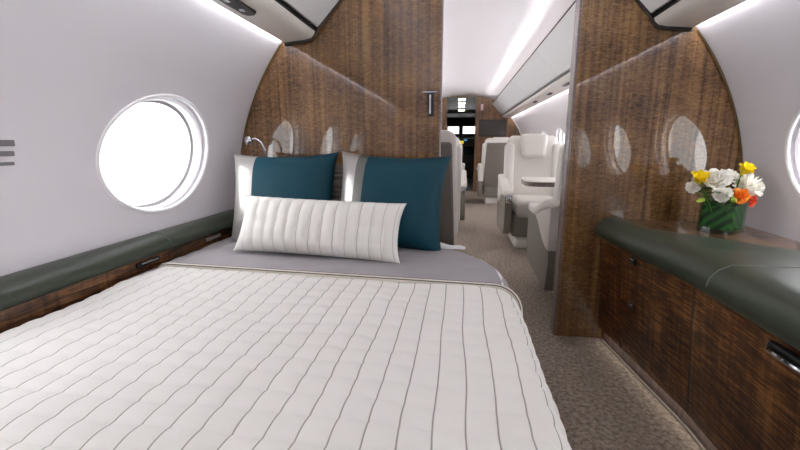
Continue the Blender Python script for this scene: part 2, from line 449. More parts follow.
# ------------------------------------------------------------------ overhead bins
def bins(s, ya, yb, label, nd, vents=None):
    b = thing('overhead_bin', label, 'overhead bin', (CX + s * .8, (ya + yb) / 2, 1.432), group='overhead bins along the cabin')
    body = [(.900, 1.434), (.80, 1.443), (.768, 1.450), (.752, 1.463), (.745, 1.478), (.757, 1.480), (.757, 1.52), (.66, 1.62), (.56, 1.712), (.60, 1.70), (.70, 1.63), (.80, 1.54), (.880, 1.45), (.895, 1.444)]
    low = [p for p in body]
    MB().prism([(CX + s * x, z) for x, z in low], 'y', ya, yb).build('service_panel', M['bin'], b, world=True, ang=35)
    n = nd; L = (yb - ya) / n
    for i in range(n):
        a, c = ya + i * L + .002, ya + (i + 1) * L - .002
        prof = [(.737, 1.497), (.730, 1.497), (.640, 1.590), (.540, 1.697), (.545, 1.712), (.565, 1.716), (.66, 1.612)]
        d = MB().prism([(CX + s * x, z) for x, z in prof], 'y', a, c).build('bin_door', M['bin_face'], b, world=True, ang=30)
        MB().prism([(CX + s * x, z) for x, z in ((.5385, 1.696), (.534, 1.702), (.545, 1.718), (.562, 1.7175), (.545, 1.7125))], 'y', a, c).build('edge_gap_line', M['dark_gap'], d, world=True, ang=30)  # dark strip stands in for the shadowed gap along the door's top edge
    MB().box((CX + s * .752 - .006, ya, 1.477), (CX + s * .752 + (.006 if yb < YP else .004), yb, 1.500 if yb < YP else 1.494)).build('door_gap', M['black'], b, world=True)
    for (yv0, yv1, x0, x1) in (vents or []):
        zz = lambda x: 1.443 - (x - .80) / .10 * .009
        pts = []
        for (x, y) in ((x0, yv0), (x1, yv0), (x1, yv1 - .02), (x1 - .01, yv1), (x0 + .02, yv1), (x0, yv1 - .02)):
            pts.append((CX + s * x, y))
        mb = MB().prism(pts, 'z', 1.4315, 1.446)
        v = mb.build('outlet_panel', M['black'], b, world=True, smooth=False)
        kk = 0
        for yy in (yv0 + .06, yv0 + .2, yv0 + .34, yv0 + .44):
            if yy < yv1 - .03:
                MB().lathe([(.011, 0), (.013, .003), (.009, .005), (.004, .004)], (CX + s * (x0 + x1) / 2, yy, 1.428), 14).build('nozzle', M['chrome'] if kk else M['seam'], v, world=True); kk += 1
    return b
bins(-1, Y0, YP - .016, 'pale overhead bin above the round window on the left wall, over the bed', 2, [(1.05, 1.56, .815, .868)])
bins(1, Y0, YP - .016, 'pale overhead bin at the top right, above the flower vase', 2)
bins(1, YP + PT + .01, YF - .01, 'long pale overhead bin above the white seats beyond the doorway', 4, [(2.5, 2.7, .80, .83), (3.6, 3.8, .80, .83), (4.3, 4.45, .80, .83), (5.1, 5.25, .80, .83)])
bins(-1, YP + PT + .01, YF - .01, 'pale overhead bin on the far side of the wood partition, behind the pull', 4)
# led strips: under the bins against the sidewall, and on top of the bins under the headliner
def strip(s, ya, yb, label, label2):
    MBs = MB().box((CX + s * .901 - .006, ya, 1.450), (CX + s * .901 + .006, yb, 1.454))
    tag(MBs.build('light_strip', M['led'], smooth=False), label, 'light strip', 'light strips along the bins')
    MBc = MB().box((CX + s * .578 - .008, ya + .02, 1.722), (CX + s * .578 + .008, yb - (.5 if yb > YP else .02), 1.728))
    tag(MBc.build('cove_light', M['cove'], smooth=False), label2, 'light strip', 'cove lights on top of the bins')
strip(-1, Y0, YP - .02, 'glowing strip where the left bedroom wall meets its bin', 'hidden cove light on top of the bin over the bed')
strip(1, Y0, YP - .02, 'glowing strip where the right bedroom wall meets its bin', 'hidden cove light on top of the bin over the cabinets')
strip(1, YP + PT + .01, YF - .01, 'glowing strip under the bin beyond the doorway on the right', 'cove light along the white headliner beyond the doorway')
strip(-1, YP + PT + .01, YF - .01, 'glowing strip under the bin behind the wood partition', 'cove light behind the wood partition on the left')

# ------------------------------------------------------------------ left side ledge
led = thing('side_ledge', 'long green padded ledge with wood front beside the bed under the left window', 'ledge', (-1.10, .35, .30))
prof = [(-1.153, .626), (-1.135, .629), (-1.105, .622), (-1.080, .606), (-1.068, .589), (-1.070, .572), (-1.082, .563), (-1.146, .563)]
MB().prism(prof, 'y', Y0 + .01, 1.985).build('padded_top', M['green'], led, world=True, ang=50)
for y in (.33, 1.345):
    MB().tube([(p[0] + (.001 if p[0] > -1.16 else 0), y, p[1] + .0008) for p in prof[:7]], 0.0016, 6).build('seam', M['pale_green_seam'], led, world=True)
MB().box((-1.118, Y0 + .01, .40), (-1.094, 1.985, .562), .004).build('front_panel', M['wood_cab'], led, world=True)
for y in (1.25, 1.64):
    h = MB().box((-1.096, y - .055, .534), (-1.084, y + .055, .552), .004).build('latch', M['black'] if y < 1.5 else M['alu'], led, world=True)
    if y < 1.5: MB().box((-1.086, y - .040, .544), (-1.080, y + .040, .551), .002).build('latch_lever', M['chrome'], h, world=True)

# wall slots at the left edge
wv = thing('air_vent', 'three short grey slots in the left wall at the picture edge', 'vent', (-1.14, .84, .90))
for z, h in ((.960, .016), (.934, .013), (.909, .009)):
    x = CX - math.sqrt(RAD ** 2 - (z - CZ) ** 2)
    MB().box((x - .004, .76, z - h / 2), (x + .003, .893, z + h / 2), .002).build('slot', M['marks'], wv, world=True)

# ------------------------------------------------------------------ right side cabinets
def front_x(y, z):
    return .718 + .115 * clamp(2 - y, 0, .65) - .045 * clamp(z / .5, 0, 1)
def cab(ya, yb, label, handles, split=None):
    c = thing('side_cabinet', label, 'cabinet', (.95, (ya + yb) / 2, .05), group='wood cabinets along the right wall')
    mb = MB(); n = 6
    def carc(u, v):
        y = ya + (yb - ya) * v
        pr = [(front_x(y, .06) + .024, .06), (front_x(y, .52) + .024, .52), (1.18, .52), (1.02, .06)]
        p = pr[int(round(u * 4)) % 4]; return (p[0], y, p[1])
    mb.grid(carc, 4, n, closeu=True)
    w = 4; mb.f += [(0, 1, 2, 3), tuple(n * w + q for q in (3, 2, 1, 0))]
    mb.build('carcass', M['wood_cab'], c, world=True, smooth=False)
    fx = front_x(yb, .3)
    MB().box((-.006, -.0035, -.2288), (.012, .0035, .226)).build('gap_strip', M['dark_gap'], c)  # filler added to keep the foot light from showing through the seam
    g_ = [k for k in c.children if k.name.startswith('gap_strip')][0]
    for v in g_.data.vertices: v.co.x += front_x(yb, v.co.z + .29) + .005 - c.location.x; v.co.y += yb + .002 - c.location.y; v.co.z += .29 - c.location.z
    zs = split or [(.062, .518)]
    for (z0, z1) in zs:
        d = MB(); a, b = ya + .002, yb - .002
        F = lambda u, v: Vector((front_x(a + (b - a) * u, z0 + (z1 - z0) * v), a + (b - a) * u, z0 + (z1 - z0) * v))
        Bk = lambda u, v: F(u, v) + Vector((.021, 0, 0))
        d.grid(F, 6, 4); d.grid(Bk, 6, 4, flip=True)
        for e in (0, 1):
            d.grid(lambda u, v: F(u, e).lerp(Bk(u, e), v), 6, 1); d.grid(lambda u, v: F(e, u).lerp(Bk(e, u), v), 4, 1)
        do = d.build('door', M['wood_cab'], c, world=True, ang=30)
        for (hy, hz, L, kind) in handles:
            if z0 < hz < z1:
                x = front_x(hy, hz)
                if kind == 'big':
                    MB().box((x - .020, hy - L, hz - .016), (x - .001, hy + L, hz + .016), .008, 4).build('handle_housing', M['black'], do, world=True)
                    MB().tube([(x - .004, hy - L * .95, hz), (x - .026, hy - L * .7, hz), (x - .031, hy, hz + .002), (x - .026, hy + L * .7, hz), (x - .004, hy + L * .95, hz)], .006, 8).build('handle_bar', M['chrome'], do, world=True)
                else:
                    MB().box((x - .008, hy - L, hz - .013), (x - .0005, hy + L, hz + .013), .005).build('latch_plate', M['black'], do, world=True)
                    MB().box((x - .012, hy - L * .8, hz + .003), (x - .006, hy + L * .8, hz + .010), .002).build('latch_lever', M['chrome'], do, world=True)
    return c
cab(1.800, 1.990, 'narrow wood cabinet in the corner against the dark partition', [])
cab(1.345, 1.796, 'wood cabinet with two small dark latches, next to the narrow corner one', [(1.70, .492, .028, 's'), (1.70, .302, .028, 's')])
cab(.72, 1.341, 'rippled wood cabinet with the large chrome handle under the green pad', [(.925, .490, .075, 'big')])
cab(-.10, .716, 'wood cabinet nearest the camera at the bottom right', [])
cab(-1.29, -.104, 'wood cabinet along the right wall behind the camera', [])
kick = MB()
for (o1, o2, z0, z1) in ((.012, .03, .003, .058),):
    ys = [1.99, 1.7, 1.35, .7, 0, -1.29]
    pts = [(front_x(y, 0) + o1, y) for y in ys] + [(front_x(y, 0) + o2, y) for y in ys[::-1]]
    kick.prism(pts, 'z', z0, z1)
kick.build('baseboard_right', M['wood_dark'], kind='structure', smooth=False)
ks = MB(); ys = [1.97, 1.7, 1.35, .7, 0, -1.29]
ks.prism([(front_x(y, 0) - .002, y) for y in ys] + [(front_x(y, 0) + .006, y) for y in ys[::-1]], 'z', .001, .008)
ks.build('trim_7', M['alu'], kind='structure', smooth=False)
kl = MB(); kl.prism([(front_x(y, 0) + .002, y) for y in ys] + [(front_x(y, 0) + .011, y) for y in ys[::-1]], 'z', .0598, .0608)
tag(kl.build('floor_light_strip', M['kick'], smooth=False), 'thin light strip along the foot of the wood cabinets', 'light strip')

# wooden counter in the corner and the green pad
def pad_back(y): return clamp(.70 + (1.85 - y) * 0.98, .70, 1.2)       # oblique joint between pad and wood
ct = MB().prism([(.767, 1.990), (1.232, 1.990), (1.232, 1.365), (1.213, 1.365), (.767, 1.772)], 'z', .523, .608)
tag(ct.build('countertop', M['wood_top'], smooth=False), 'glossy brown wood counter under the flower vase by the right wall', 'countertop')
pad = thing('padded_ledge', 'long grey green padded leather top on the wood cabinets at the right', 'padded ledge', (.95, .3, .52))
def pad_pt(u, v):
    y = 1.985 + (Y0 + .01 - 1.985) * v
    xf = front_x(y, .5) - .012
    xb = clamp(.762 + (1.77 - y) * 1.1, .762, 1.222)
    if y < 1.355: xb = 1.222
    prof = [(xb, .556), (xf + .03, .5215), (xf + .006, .519), (xf - .012, .528), (xf - .022, .552), (xf - .016, .580), (xf + .004, .604), (xf + .036, .620), (xf + .075, .622), (xb - .012, .618), (xb, .606)]
    prof = [(min(x, xb), z) for x, z in prof]
    i = int(round(u * 10)); return (prof[i][0], y, prof[i][1])
pm = MB(); NV = 46
def vmap(v): return (1.985 - (1.985 - (Y0 + .01)) * v)
pm.grid(pad_pt, 10, NV); 
pm.f += [tuple(range(11)), tuple(NV * 11 + q for q in range(10, -1, -1))]
pm.build('cushion', M['green'], pad, world=True, ang=50)
yq = 1.225; xq = front_x(yq, .5) - .012
MB().tube([(xq - .022, yq, .552), (xq - .016, yq, .580), (xq + .004, yq, .604), (xq + .036, yq, .620), (xq + .075, yq, .622), (.95, yq, .6203), (1.21, yq, .6182)], .0022, 6).build('top_seam', M['pale_green_seam'], pad, world=True)

# ------------------------------------------------------------------ bed
def bed_r(y): return 0.180 - 1.6 * max(0, y - 1.36) ** 2
bed = thing('bed', 'low double bed made up beside the left wall ledge, head against the wood partition', 'bed', (-.45, 1.0, 0))
def bed_outline(inset):
    ys = [.02 + i * (1.985 - .02) / 30 for i in range(31)]
    return [(-1.068 + inset, ys[0]), (-1.068 + inset, ys[-1])] + [(max(bed_r(y), -.10) - inset, y) for y in ys[::-1]]
MB().prism([(max(x, -.915), y) for x, y in bed_outline(.03)], 'z', .0, .26).build('base', M['wood_dark'], bed, world=True, ang=30)
mt = MB(); o1, o2 = bed_outline(.012), bed_outline(.03)
n = len(o1); vs = [(x, y, .26) for x, y in o1] + [(x, y, .495) for x, y in o1] + [(x, y, .514) for x, y in o2]
mt.add(vs, [(j * n + i, j * n + (i + 1) % n, (j + 1) * n + (i + 1) % n, (j + 1) * n + i) for j in (0, 1) for i in range(n)] + [tuple(2 * n + i for i in range(n)), tuple(range(n))[::-1]])
mt.build('mattress', M['white_sheet'], bed, world=True, ang=50)

XLB = -1.066
def cover_path(s, xr, ztop, rad, drop):
    """cross-section of a cover: s in metres from the left edge, rounding over the right edge"""
    flat = xr - rad - XLB
    if s <= flat: return (XLB + s, ztop, 0.0)
    q = (s - flat) / (rad * PI / 2)
    if q <= 1: return (xr - rad + rad * math.sin(q * PI / 2), ztop - rad + rad * math.cos(q * PI / 2), q)
    return (xr + .01 * min(1, (s - flat - rad * PI / 2) / .2), ztop - rad - (s - flat - rad * PI / 2), 1.0)
def wr(x, y, z, sc, amp): return amp * noise.noise(Vector((x * sc, y * sc, z * sc)))
SP = .05
def quilt_edge(s): return 1.185 + .062 * clamp((.16 - (XLB + s)) / 1.2, -.4, 1.05)
def quilt():
    S = 1.60; y_end = -.04
    NU, NV = 256, 170; mb = MB()
    def f(u, v):
        s = u * S; ye = quilt_edge(s); y = ye + (y_end - ye) * v
        x, z, q = cover_path(s, .190, .532, .075, .4)
        puff = .0042 * abs(math.sin(PI * (s + .012) / SP)) ** .55
        cr = abs(math.sin(PI * (y + 0.012 * noise.noise(Vector((s * 4, y, 3)))) / .055)) ** .5
        d = puff * (.75 + .25 * cr) + .0042 * (cr - 1) + wr(s, y, 0, 5, .007) + wr(s, y, 4, 13, .0035)
        ed = sstep(0, .03, v * (ye - y_end)); d *= .4 + .6 * ed
        if s < .05: z -= .03 * (1 - s / .05) ** 2
        nx, nz = math.sin(q * PI / 2), math.cos(q * PI / 2)
        xx = x + nx * d; zz = z + nz * d
        yy = y + .006 * noise.noise(Vector((s * 3, y * 3, 9)))
        xx += wr(s, y, 7, 6, .006) * (1 - q)
        return (xx, yy, max(zz, .06))
    mb.grid(f, NU, NV, uv=lambda u, v: (u * S + .012, v))
    o = mb.build('quilt', M['quilt'], ang=180)
    tag(o, 'white quilt with thin grey stripes spread over the bed', 'quilt')
    # folded head edge with a piping line
    hm = MB(); path = []
    N_ = 90
    for i in range(N_ + 1):
        s = S * .90 * i / N_; x, z, q = cover_path(s, .190, .532, .075, .4)
        if s < .05: z -= .03 * (1 - s / .05) ** 2
        path.append((x + math.sin(q * PI / 2) * .004, quilt_edge(s) + .004, z + math.cos(q * PI / 2) * .004))
    hm.tube(path, .0085, 10); hm.build('hem', M['hem'], o)
    MB().tube([(a, b + .006, c + .0062) for a, b, c in path], .0022, 6).build('piping', M['piping'], o)
    MB().tube([(a, b - .009, c + .0058) for a, b, c in path], .0016, 6).build('piping', M['piping'], o)
quilt()
def sheet():
    S = 1.60; NU, NV = 110, 60; mb = MB()
    def f(u, v):
        s = u * S; y = 1.10 + (1.96 - 1.10) * v
        xr = max(bed_r(y), -.10) + .003
        tot = (xr - .07 - XLB) + .07 * PI / 2 + .20
        x, z, q = cover_path(u * tot, xr, .5215, .07, .2)
        d = wr(s, y, 2, 4, .010) + wr(s * .4, y, 1, 16, .004)
        nx, nz = math.sin(q * PI / 2), math.cos(q * PI / 2)
        d *= sstep(1.10, 1.3, y); d = abs(d)
        return (x + nx * d, y, z + nz * d)
    mb.grid(f, NU, NV)
    tag(mb.build('sheet', M['sheet'], ang=180), 'grey lilac sheet folded back between the quilt and the pillows', 'sheet')
sheet()
fd = MB()
def fold_pt(u, v):
    x = -.10 + .135 * u; y = 1.690 - .02 * u + .055 * (v - .5) * (1 - .55 * u)
    return (x, y, .5245 + .020 * math.sin(PI * v) ** .6 * (1 - .6 * u) + .003 * math.sin(9 * u))
fd.grid(fold_pt, 16, 8); fd.grid(lambda u, v: (fold_pt(u, v)[0], fold_pt(u, v)[1], .5240), 16, 8, flip=True)
tag(fd.build('bed_linen', M['white_sheet'], ang=180), 'small tuck of white linen at the bed corner by the doorway', 'linen')

def pillow(mb, w, h, th, u0=-1, u1=1, dog=.10, nu=36, nv=30, pleat=0.0, sag=0.0, uvscale=None, seed=0, groove=0.0, gs=.048):
    """pillow panel: local x across, z up, y thickness; u0..u1 picks the band of it"""
    def f(side):
        def g(a, v):
            u = u0 + (u1 - u0) * a; t = -1 + 2 * v
            pinchx = 1 - dog * (1 - abs(t) ** 2.5) * abs(u) ** 3
            pinchz = 1 - dog * (1 - abs(u) ** 2.5) * abs(t) ** 3
            x = u * w / 2 * pinchx; z = t * h / 2 * pinchz
            e = max(0, (1 - abs(u) ** 3.2)) ** .55 * max(0, (1 - abs(t) ** 3.2)) ** .55
            y = th / 2 * e
            y += e * .010 * noise.noise(Vector((x * 7 + seed, z * 7, seed)))
            if pleat: y += pleat * math.sin(z * 2 * PI / .022) * e
            if groove: y += e * groove * (abs(math.sin(PI * (x + w / 2) / gs)) ** .5 - 1)
            if groove: y += e * .4 * groove * (abs(math.sin(PI * (z + h / 2) / .06)) ** .5 - 1)
            z -= sag * (1 - t * t) * 0
            return (x, side * y, z)
        return g
    uv = (lambda a, v: ((u0 + (u1 - u0) * a) * w / 2 + w / 2, v * h))
    mb.grid(f(-1), nu, nv, uv=uv); mb.grid(f(1), nu, nv, flip=True, uv=uv); return mb
def place(o, loc, rx, ry, rz): o.location = loc; o.rotation_euler = (rx, ry, rz)
# two teal cushions with satin bands
p1 = thing('throw_pillow', 'teal cushion with a bright silver band, left of the pair, by the reading lamp', 'pillow', group='teal cushions on the bed')
pillow(MB(), .50, .425, .17, -.48, 1, seed=1).build('teal_panel', M['teal'], p1, label='teal panel', ang=180)
pillow(MB(), .50, .425, .17, -1, -.48, nu=14, seed=1).build('satin_band', M['silver'], p1, label='silver satin band', ang=180)
place(p1, (-.785, 1.735, .713), R_(-16), R_(-1), R_(3))
p2 = thing('throw_pillow', 'teal cushion with silver and pewter bands, right of the pair, by the doorway', 'pillow', group='teal cushions on the bed')
pillow(MB(), .49, .425, .18, -.42, 1, seed=5).build('teal_panel', M['teal'], p2, label='teal panel', ang=180)
pillow(MB(), .49, .425, .18, -.60, -.42, nu=6, seed=5).build('pewter_band', M['pewter'], p2, label='pewter band', ang=180)
pillow(MB(), .49, .425, .18, -1, -.60, nu=12, seed=5).build('satin_band', M['silver'], p2, label='silver satin band', ang=180)
place(p2, (-.290, 1.70, .713), R_(-15), R_(2), R_(-6))
p3 = thing('throw_pillow', 'pewter pleated cushion glimpsed between the two teal ones', 'pillow')
pillow(MB(), .40, .40, .09, pleat=.008, nv=110, seed=9).build('pleated_cover', M['pleat'], p3, ang=180)
place(p3, (-.53, 1.80, .69), R_(-14), 0, R_(2))
for x, lab, ry in ((-.80, 'white sleeping pillow propped behind the left teal cushion', 1), (-.33, 'white sleeping pillow propped behind the right teal cushion', -1)):
    q = thing('sleeping_pillow', lab, 'pillow', group='white sleeping pillows at the bed head')
    pillow(MB(), .42, .36, .12, seed=x * 10).build('pillowcase', M['white_sheet'], q, ang=180)
    place(q, (x, 1.895, .68), R_(-10), R_(ry), 0)
p4 = thing('lumbar_pillow', 'long white quilted cushion leaning in front of the teal cushions', 'pillow')
pillow(MB(), .69, .235, .14, nu=150, nv=40, dog=.06, seed=14, groove=.012).build('quilted_cover', M['quilt_pillow'], p4, ang=180)
place(p4, (-.545, 1.50, .634), R_(-26), R_(1.2), R_(-3.5))

# ------------------------------------------------------------------ reading lamp
lp = thing('reading_lamp', 'small gooseneck lamp with silver ball head on the wood partition above the left cushion', 'lamp', (-.95, 1.985, .86))
MB().lathe([(.022, 0), (.024, .004), (.018, .012), (.008, .016)], (0, 0, 0), 20, Matrix.Rotation(R_(90), 4, 'X')).build('mount', M['chrome'], lp)
path = [(-.0, -.012, 0), (-.0, -.045, .004), (.004, -.07, .03), (.002, -.08, .07), (-.012, -.082, .105), (-.038, -.084, .122), (-.062, -.086, .118)]
MB().tube(path, .0048, 10).build('gooseneck', M['chrome'], lp)
MB().lathe([(.003, -.023), (.014, -.020), (.020, -.010), (.021, 0), (.019, .012), (.011, .020), (.002, .022)], (-.074, -.087, .112), 18).build('lamp_head', M['chrome'], lp)

# ------------------------------------------------------------------ flower vase
VX, VY, VZ = 1.052, 1.775, .608
va = thing('flower_vase', 'square clear glass vase lined with green leaves on the wood counter', 'vase', (VX, VY, VZ), R_(38))
h_, s_ = .128, .060
def sq(r, rc=.010, n=5):
    pts = []
    for cx, cy, a in ((1, 1, 0), (-1, 1, 90), (-1, -1, 180), (1, -1, 270)):
        for i in range(n + 1):
            g = R_(a + 90 * i / n); pts.append((cx * (r - rc) + rc * math.cos(g), cy * (r - rc) + rc * math.sin(g)))
    return pts
def shell(r_out, r_in, z0, z1, zb):
    a, b = sq(r_out), sq(r_in); n = len(a); mb = MB()
    vs = [(x, y, z0) for x, y in a] + [(x, y, z1) for x, y in a] + [(x, y, z1) for x, y in b] + [(x, y, zb) for x, y in b]
    mb.add(vs, [(j * n + i, j * n + (i + 1) % n, (j + 1) * n + (i + 1) % n, (j + 1) * n + i) for j in range(3) for i in range(n)] + [tuple(range(n))[::-1], tuple(3 * n + i for i in range(n))]); return mb
shell(s_, s_ - .005, 0, h_, .016).build('glass', M['vase_glass'], va, ang=30)
shell(s_ - .006, s_ - .009, .017, .108, .019).build('leaf_lining', M['wrap'], va, ang=30)
MB().prism(sq(s_ - .0095), 'z', .020, .09).build('water', M['water'], va, ang=30)

def petal(mb, mat, L, W, curl, cup, n=5, tip=.5):
    def f(u, v):
        t = v; wd = W * (math.sin(PI * min(1, t ** .7 * .92 + .04)) ** .6) * (1 if t < .6 else 1)
        x = (u - .5) * wd
        a = curl * t
        r = L * (math.sin(a) / curl if abs(curl) > 1e-3 else t); z = L * ((1 - math.cos(a)) / curl if abs(curl) > 1e-3 else 0)
        z += cup * (u - .5) ** 2 * wd * 2
        return mat @ Vector((x, r, z))
    mb.grid(f, 4, n)
def bloom_rose(R, rings):
    """cupped overlapping petals, tight in the middle and open outside"""
    mb = MB()
    for i in range(rings):
        q = i / (rings - 1); cnt = [7, 7, 6, 5, 5, 4, 3][min(6, int(q * 6.01))]
        for kx in range(cnt):
            az = 2 * PI * kx / cnt + i * 1.1 + random.uniform(-.2, .2)
            rad = R * (.78 * (1 - q) + .12); hh = R * (.70 + .42 * q) * random.uniform(.92, 1.06); w = 2.3 / cnt + .28
            op = (1 - q) * .55
            def f(u, v, az=az, rad=rad, hh=hh, w=w, op=op):
                a = az + (u - .5) * 2 * w * (1 - .55 * v ** 5)
                r = rad * (.35 + .65 * math.sin(min(1, v * 1.25) * PI / 2)) + op * R * .42 * v ** 3 + .07 * R * math.sin(3 * a + 2 * i) * v
                z = -.35 * R + hh * v - op * R * .30 * max(0, v - .7) - .28 * R * abs(2 * u - 1) ** 2.5 * v
                return Vector((r * math.cos(a), r * math.sin(a), z))
            mb.grid(f, 8, 6)
    mb.lathe([(.04 * R, -.40 * R), (.5 * R, -.34 * R), (.55 * R, -.2 * R), (.2 * R, -.1 * R)], n=14)
    return mb
def bloom_mum(R):
    mb = MB()
    for L_ in range(6):
        q = L_ / 5; cnt = int(20 - 9 * q)
        for kx in range(cnt):
            az = 2 * PI * (kx + .5 * (L_ % 2)) / cnt + random.uniform(-.1, .1)
            m = Matrix.Rotation(az, 4, 'Z') @ Matrix.Rotation(R_(-28 + 105 * q), 4, 'X')
            petal(mb, m, R * random.uniform(.9, 1.05), R * .28, .5, .8, 4)
    mb.lathe([(.05 * R, -.35 * R), (.3 * R, -.2 * R), (.4 * R, .2 * R), (.2 * R, .55 * R)], n=12)
    return mb
def bloom_trumpet(R):
    mb = MB()
    for kx in range(6):
        m = Matrix.Rotation(2 * PI * kx / 6, 4, 'Z') @ Matrix.Translation((0, .08 * R, -.2 * R)) @ Matrix.Rotation(R_(72 - 10 * (kx % 2)), 4, 'X')
        petal(mb, m, R * 1.4, R * 1.15, -.45, .9, 6)
    mb.lathe([(.05 * R, -.5 * R), (.2 * R, -.3 * R), (.22 * R, .1 * R), (.1 * R, .3 * R)], n=10)
    return mb
def flower(name, label, cat, head, R, bloom, mat, axis, group=None):
    ax = Vector(axis).normalized(); rot = ax.to_track_quat('Z', 'Y').to_matrix().to_4x4()
    root = Vector((VX + .25 * (head[0] - VX), VY + .25 * (head[1] - VY), VZ + .024))
    t = thing(name, label, cat, root, group=group)
    hd = Vector(head)
    bloom.v = [hd + (rot @ v) for v in bloom.v]
    bloom.build('bloom', M[mat], t, world=True, ang=60)
    base = hd - ax * R * .3
    mid = Vector((VX + .42 * (head[0] - VX), VY + .42 * (head[1] - VY), VZ + .115))
    def bez(s): return (1 - s) ** 2 * root + 2 * s * (1 - s) * mid + s * s * base
    MB().tube([bez(i / 8) for i in range(9)], .0028, 8).build('stem', M['stem'], t, world=True)
    return t
flower('white_rose', 'largest white rose, at the top middle of the bouquet', 'flower', (.985, 1.725, .822), .044, bloom_rose(.044, 7), 'white_petal', (-.3, -.65, .7))
flower('white_rose', 'white rose low at the front, just above the vase rim', 'flower', (.990, 1.690, .768), .029, bloom_rose(.029, 6), 'white_petal', (-.4, -.75, .5))
flower('white_rose', 'small white rose at the far left of the bouquet', 'flower', (.915, 1.745, .788), .024, bloom_rose(.024, 6), 'white_petal', (-.5, -.7, .55))
flower('white_rose', 'white rose at the back right, above the orange bloom', 'flower', (1.065, 1.790, .835), .032, bloom_rose(.032, 6), 'white_petal', (.2, -.4, .8))
flower('white_chrysanthemum', 'shaggy white bloom on the right side of the bouquet', 'flower', (1.105, 1.755, .785), .062, bloom_mum(.062), 'white_petal', (.5, -.7, .25))
flower('yellow_freesia', 'yellow flower at the upper left of the bouquet', 'flower', (.920, 1.720, .815), .036, bloom_trumpet(.036), 'yellow_petal', (-.2, -.55, .7))
flower('yellow_freesia', 'yellow flower at the top right of the bouquet', 'flower', (1.078, 1.735, .850), .033, bloom_trumpet(.033), 'yellow_petal', (.1, -.6, .7))
flower('orange_ranunculus', 'orange round bloom at the front right above the vase rim', 'flower', (1.045, 1.680, .765), .028, bloom_rose(.028, 7), 'orange_petal', (-.2, -.85, .45))
flower('red_ranunculus', 'red orange bloom low at the right edge of the bouquet', 'flower', (1.115, 1.720, .742), .021, bloom_rose(.021, 6), 'red_petal', (.5, -.8, -.1))
# loose greens
def greens(name, label, tip, W, mat):
    root = Vector((VX + .2 * (tip[0] - VX), VY + .2 * (tip[1] - VY), VZ + .022)); tp = Vector(tip)
    t = thing(name, label, 'foliage', root, group='green sprigs in the vase')
    mid = root.lerp(tp, .6); mid.z = VZ + .15
    pts = [(1 - s) ** 2 * root + 2 * s * (1 - s) * mid + s * s * tp for s in [i / 8 for i in range(9)]]
    MB().tube(pts, .0022, 8).build('stem', M['stem'], t, world=True)
    if mat == 'bud':
        ax = (pts[-1] - pts[-2]).normalized(); rot = ax.to_track_quat('Z', 'Y').to_matrix().to_4x4()
        mb = MB().lathe([(.002, -.02), (.007, -.012), (.009, 0), (.007, .014), (.001, .026)], n=12); mb.v = [tp + rot @ v for v in mb.v]
        mb.build('bud', M['bud'], t, world=True)
    else:
        for i in (4, 6, 8):
            mb = MB(); az = random.uniform(0, 6.28)
            m = Matrix.Translation(pts[i]) @ Matrix.Rotation(az, 4, 'Z') @ Matrix.Rotation(R_(25), 4, 'X')
            petal(mb, m, W * 1.8, W, -.7, .5, 6); mb.build('leaf', M['leaf'], t, world=True)
greens('green_bud', 'lime green bud drooping over the front of the vase', (1.012, 1.655, .752), .02, 'bud')
greens('green_bud', 'lime green bud hanging at the left of the vase', (.935, 1.715, .742), .02, 'bud')
for tip, lab in (((.965, 1.765, .775), 'leafy sprig on the left of the bouquet, under the yellow flower'), ((1.06, 1.725, .775), 'leafy sprig between the orange bloom and the shaggy white one'), ((1.05, 1.83, .80), 'leafy sprig at the back of the bouquet'), ((1.00, 1.70, .765), 'leafy sprig at the front of the bouquet beside the lime bud')):
    greens('leafy_sprig', lab, tip, .032, 'leaf')

